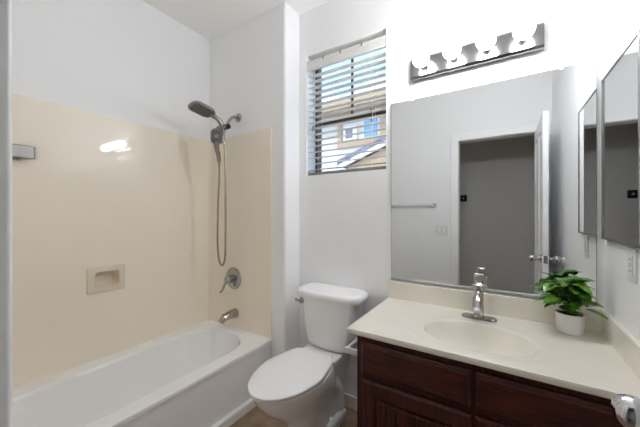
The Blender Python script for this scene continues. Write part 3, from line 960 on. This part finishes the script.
mc = empty('medicine_cabinet', (0.345, 1.457, 1.50))
tag(mc, 'mirrored medicine cabinet with thin metal frame on right wall', 'cabinet')
my0, my1, cz0, cz1, cx0 = 1.257, 1.658, 1.168, 1.836, 0.345
bm = new_bm(); box(bm, cx0 + 0.004, WR, my0 + 0.004, my1 - 0.004, cz0 + 0.004, cz1 - 0.004)
obj('cabinet_body', bm, 'alu', mc)
bm = new_bm(); fw = 0.009
box(bm, cx0, cx0 + 0.014, my0, my0 + fw, cz0, cz1, 0.001)
box(bm, cx0, cx0 + 0.014, my1 - fw, my1, cz0, cz1, 0.001)
box(bm, cx0 + .0003, cx0 + 0.014, my0, my1, cz0, cz0 + fw, 0.001)
box(bm, cx0 + .0003, cx0 + 0.014, my0, my1, cz1 - fw, cz1, 0.001)
obj('door_frame', bm, 'alu', mc)
bm = new_bm(); box(bm, cx0 + 0.003, cx0 + 0.0042, my0 + fw - .001, my1 - fw + .001, cz0 + fw - .001, cz1 - fw + .001)
obj('mirror_door', bm, 'mirror', mc)

# ------------------------------------------------------------------ small wall fittings
ol = empty('wall_outlet', (WR, 1.370, 1.10))
tag(ol, 'white outlet plate on right wall under the medicine cabinet', 'outlet')
bm = new_bm(); box(bm, WR - 0.006, WR, 1.332, 1.406, 1.045, 1.160, 0.003, 3)
obj('cover_plate', bm, 'plastic', ol)
bm = new_bm(); box(bm, WR - 0.009, WR - 0.005, 1.352, 1.386, 1.068, 1.137, 0.0015, 2)
ins = obj('receptacle', bm, 'plastic', ol)
for zz in (1.083, 1.122):
    bm = new_bm()
    for yy in (1.363, 1.375):
        box(bm, WR - 0.0094, WR - 0.0085, yy - 0.001, yy + 0.001, zz - 0.004, zz + 0.004)
    obj('slot_pair', bm, 'slot', ins)
bm = new_bm()
for zz in (1.099, 1.107):
    box(bm, WR - 0.0105, WR - 0.0085, 1.363, 1.375, zz - 0.003, zz + 0.003, 0.0005)
obj('test_buttons', bm, 'cord', ins)

sw = empty('light_switch', (-0.566, Y0, 1.097))
tag(sw, 'white double rocker switch plate beside the door casing, seen in mirror', 'light switch')
bm = new_bm(); box(bm, -0.624, -0.508, Y0, Y0 + 0.006, 1.038, 1.156, 0.003, 3)
obj('cover_plate', bm, 'plastic', sw)
for cx in (-0.589, -0.543):
    bm = new_bm(); box(bm, cx - 0.0165, cx + 0.0165, Y0 + 0.0055, Y0 + 0.010, 1.064, 1.130, 0.002, 2)
    obj('rocker', bm, 'seat', sw)
    bm = new_bm()
    for a in ((cx - 0.0185, cx - 0.0165, 1.062, 1.132), (cx + 0.0165, cx + 0.0185, 1.062, 1.132)):
        box(bm, a[0], a[1], Y0 + 0.0055, Y0 + 0.0066, a[2], a[3])
    obj('rocker_gap', bm, 'brail', sw)

tb = empty('towel_bar', (-0.945, Y0, 1.362))
tag(tb, 'chrome towel bar on the door wall, seen in the mirror', 'towel bar')
bm = new_bm(); box(bm, -1.245, -0.645, Y0 + 0.026, Y0 + 0.039, 1.355, 1.369, 0.002)
obj('bar', bm, 'chrome', tb)
for cx in (-1.250, -0.640):
    bm = new_bm()
    box(bm, cx - 0.010, cx + 0.010, Y0, Y0 + 0.045, 1.350, 1.374, 0.003)
    box(bm, cx - 0.020, cx + 0.020, Y0, Y0 + 0.008, 1.338, 1.386, 0.003)
    obj('post', bm, 'chrome', tb)

th = empty('thermostat', (-0.476, -1.07, 1.487))
tag(th, 'small square black thermostat on grey hallway wall, seen in mirror', 'thermostat')
bm = new_bm(); box(bm, -0.521, -0.431, -1.07, -1.050, 1.440, 1.530, 0.008, 3)
obj('housing', bm, 'blackp', th)
bm = new_bm()
lathe(bm, (-0.476, -1.051, 1.487), (0, 1, 0), [(0.012, 0), (0.012, 0.0016), (0.007, 0.0016), (0.007, 0)], 20)
obj('dial_mark', bm, 'white', th)

tp = empty('paper_holder', (-0.60, 1.25, 0.62))
tag(tp, 'white toilet paper holder on left side of the dark vanity', 'toilet paper holder')
for yy in (1.215, 1.345):
    bm = new_bm()
    box(bm, -0.640, vx0, yy - 0.008, yy + 0.008, 0.612, 0.640, 0.004)
    box(bm, vx0 - 0.008, vx0 + 0.003, yy - 0.020, yy + 0.020, 0.602, 0.650, 0.003)
    obj('arm', bm, 'plastic', tp)
bm = new_bm(); cyl(bm, (-0.632, 1.215, 0.626), (-0.632, 1.345, 0.626), 0.009, 18)
obj('roller', bm, 'plastic', tp)

# ------------------------------------------------------------------ outside
bm = new_bm(); box(bm, -25, 18, 1.9, 40, -0.3, -0.1)
struct(obj('ground_outside', bm, 'dirt'))
hs_ = empty('neighbour_house', (-3.5, 8.5, 0))
tag(hs_, 'tan and cream stucco house with grey tiled gable seen through the window blind', 'house')
HY = 6.5
bm = new_bm(); box(bm, -9, 2, HY, HY + 5, 0, 3.95)
obj('house_wall', bm, 'stucco', hs_)
bm = new_bm()
loft(bm, [[Vector((-9.5, HY - 0.45, 4.0)), Vector((2.5, HY - 0.45, 4.0)), Vector((2.5, HY + 5.5, 4.0)), Vector((-9.5, HY + 5.5, 4.0))],
          [Vector((-9.5, HY - 0.45, 4.06)), Vector((2.5, HY - 0.45, 4.06)), Vector((2.5, HY + 5.5, 4.06)), Vector((-9.5, HY + 5.5, 4.06))],
          [Vector((-7, HY + 2.2, 4.75)), Vector((0, HY + 2.2, 4.75)), Vector((0, HY + 2.8, 4.75)), Vector((-7, HY + 2.8, 4.75))]])
obj('main_roof', bm, 'roof', hs_)
bm = new_bm(); box(bm, -9.5, 2.5, HY - 0.47, HY + 0.02, 3.80, 4.02)
obj('fascia', bm, 'tan', hs_)
bm = new_bm()
box(bm, -3.62, -3.50, HY - 0.05, HY + .02, 3.02, 3.80)
box(bm, -3.62, -1.0, HY - 0.06, HY + .02, 2.96, 3.10)
box(bm, -2.48, -2.30, HY - 0.05, HY + .02, 3.10, 3.80)
obj('wall_trim', bm, 'tan', hs_)
bm = new_bm(); box(bm, -2.92, -2.48, HY - 0.04, HY + 0.02, 3.10, 3.74)
f = obj('window_frame', bm, 'white', hs_)
bm = new_bm(); box(bm, -2.88, -2.52, HY - 0.06, HY, 3.14, 3.70)
obj('window_pane', bm, 'wwin', f)
bm = new_bm(); box(bm, -3.42, -3.06, HY - 0.08, HY + 0.02, 3.12, 3.46)
f = obj('window_frame', bm, 'white', hs_)
bm = new_bm(); box(bm, -3.36, -3.17, HY - 0.10, HY, 3.17, 3.40)
obj('window_pane', bm, 'roof', f)
# gabled garage in front of it
def quad_prism(pts, y0, y1):
    bm = new_bm()
    loft(bm, [[Vector((x, y0, z)) for x, z in pts], [Vector((x, y1, z)) for x, z in pts]])
    return bm
sl = (2.951 - 2.547) / (-2.182 + 3.319)
xa, za = -3.34, 2.48
xb = -1.4; zb = za + sl * (xb - xa)
xc = 2 * xb - xa
GY = HY - 0.9
gp = hs_
obj('gable_roof', quad_prism([(xa, za - .08), (xb, zb - .08), (xc, za - .08), (xc, za + .06), (xb, zb + .06), (xa, za + .06)], HY - 0.55, HY - 0.005), 'roof', gp)
obj('barge_board', quad_prism([(xa + .03, za - .15), (xb, zb - .15), (xc - .03, za - .15), (xc - .03, za - .06), (xb, zb - .06), (xa + .03, za - .06)], HY - 0.57, HY - 0.50), 'white', gp)
obj('gable_wall', quad_prism([(xa + .25, 0), (xc - .25, 0), (xc - .25, za - .10), (xb, zb - .17), (xa + .25, za - .10)], HY - 0.45, HY - 0.005), 'tan', gp)
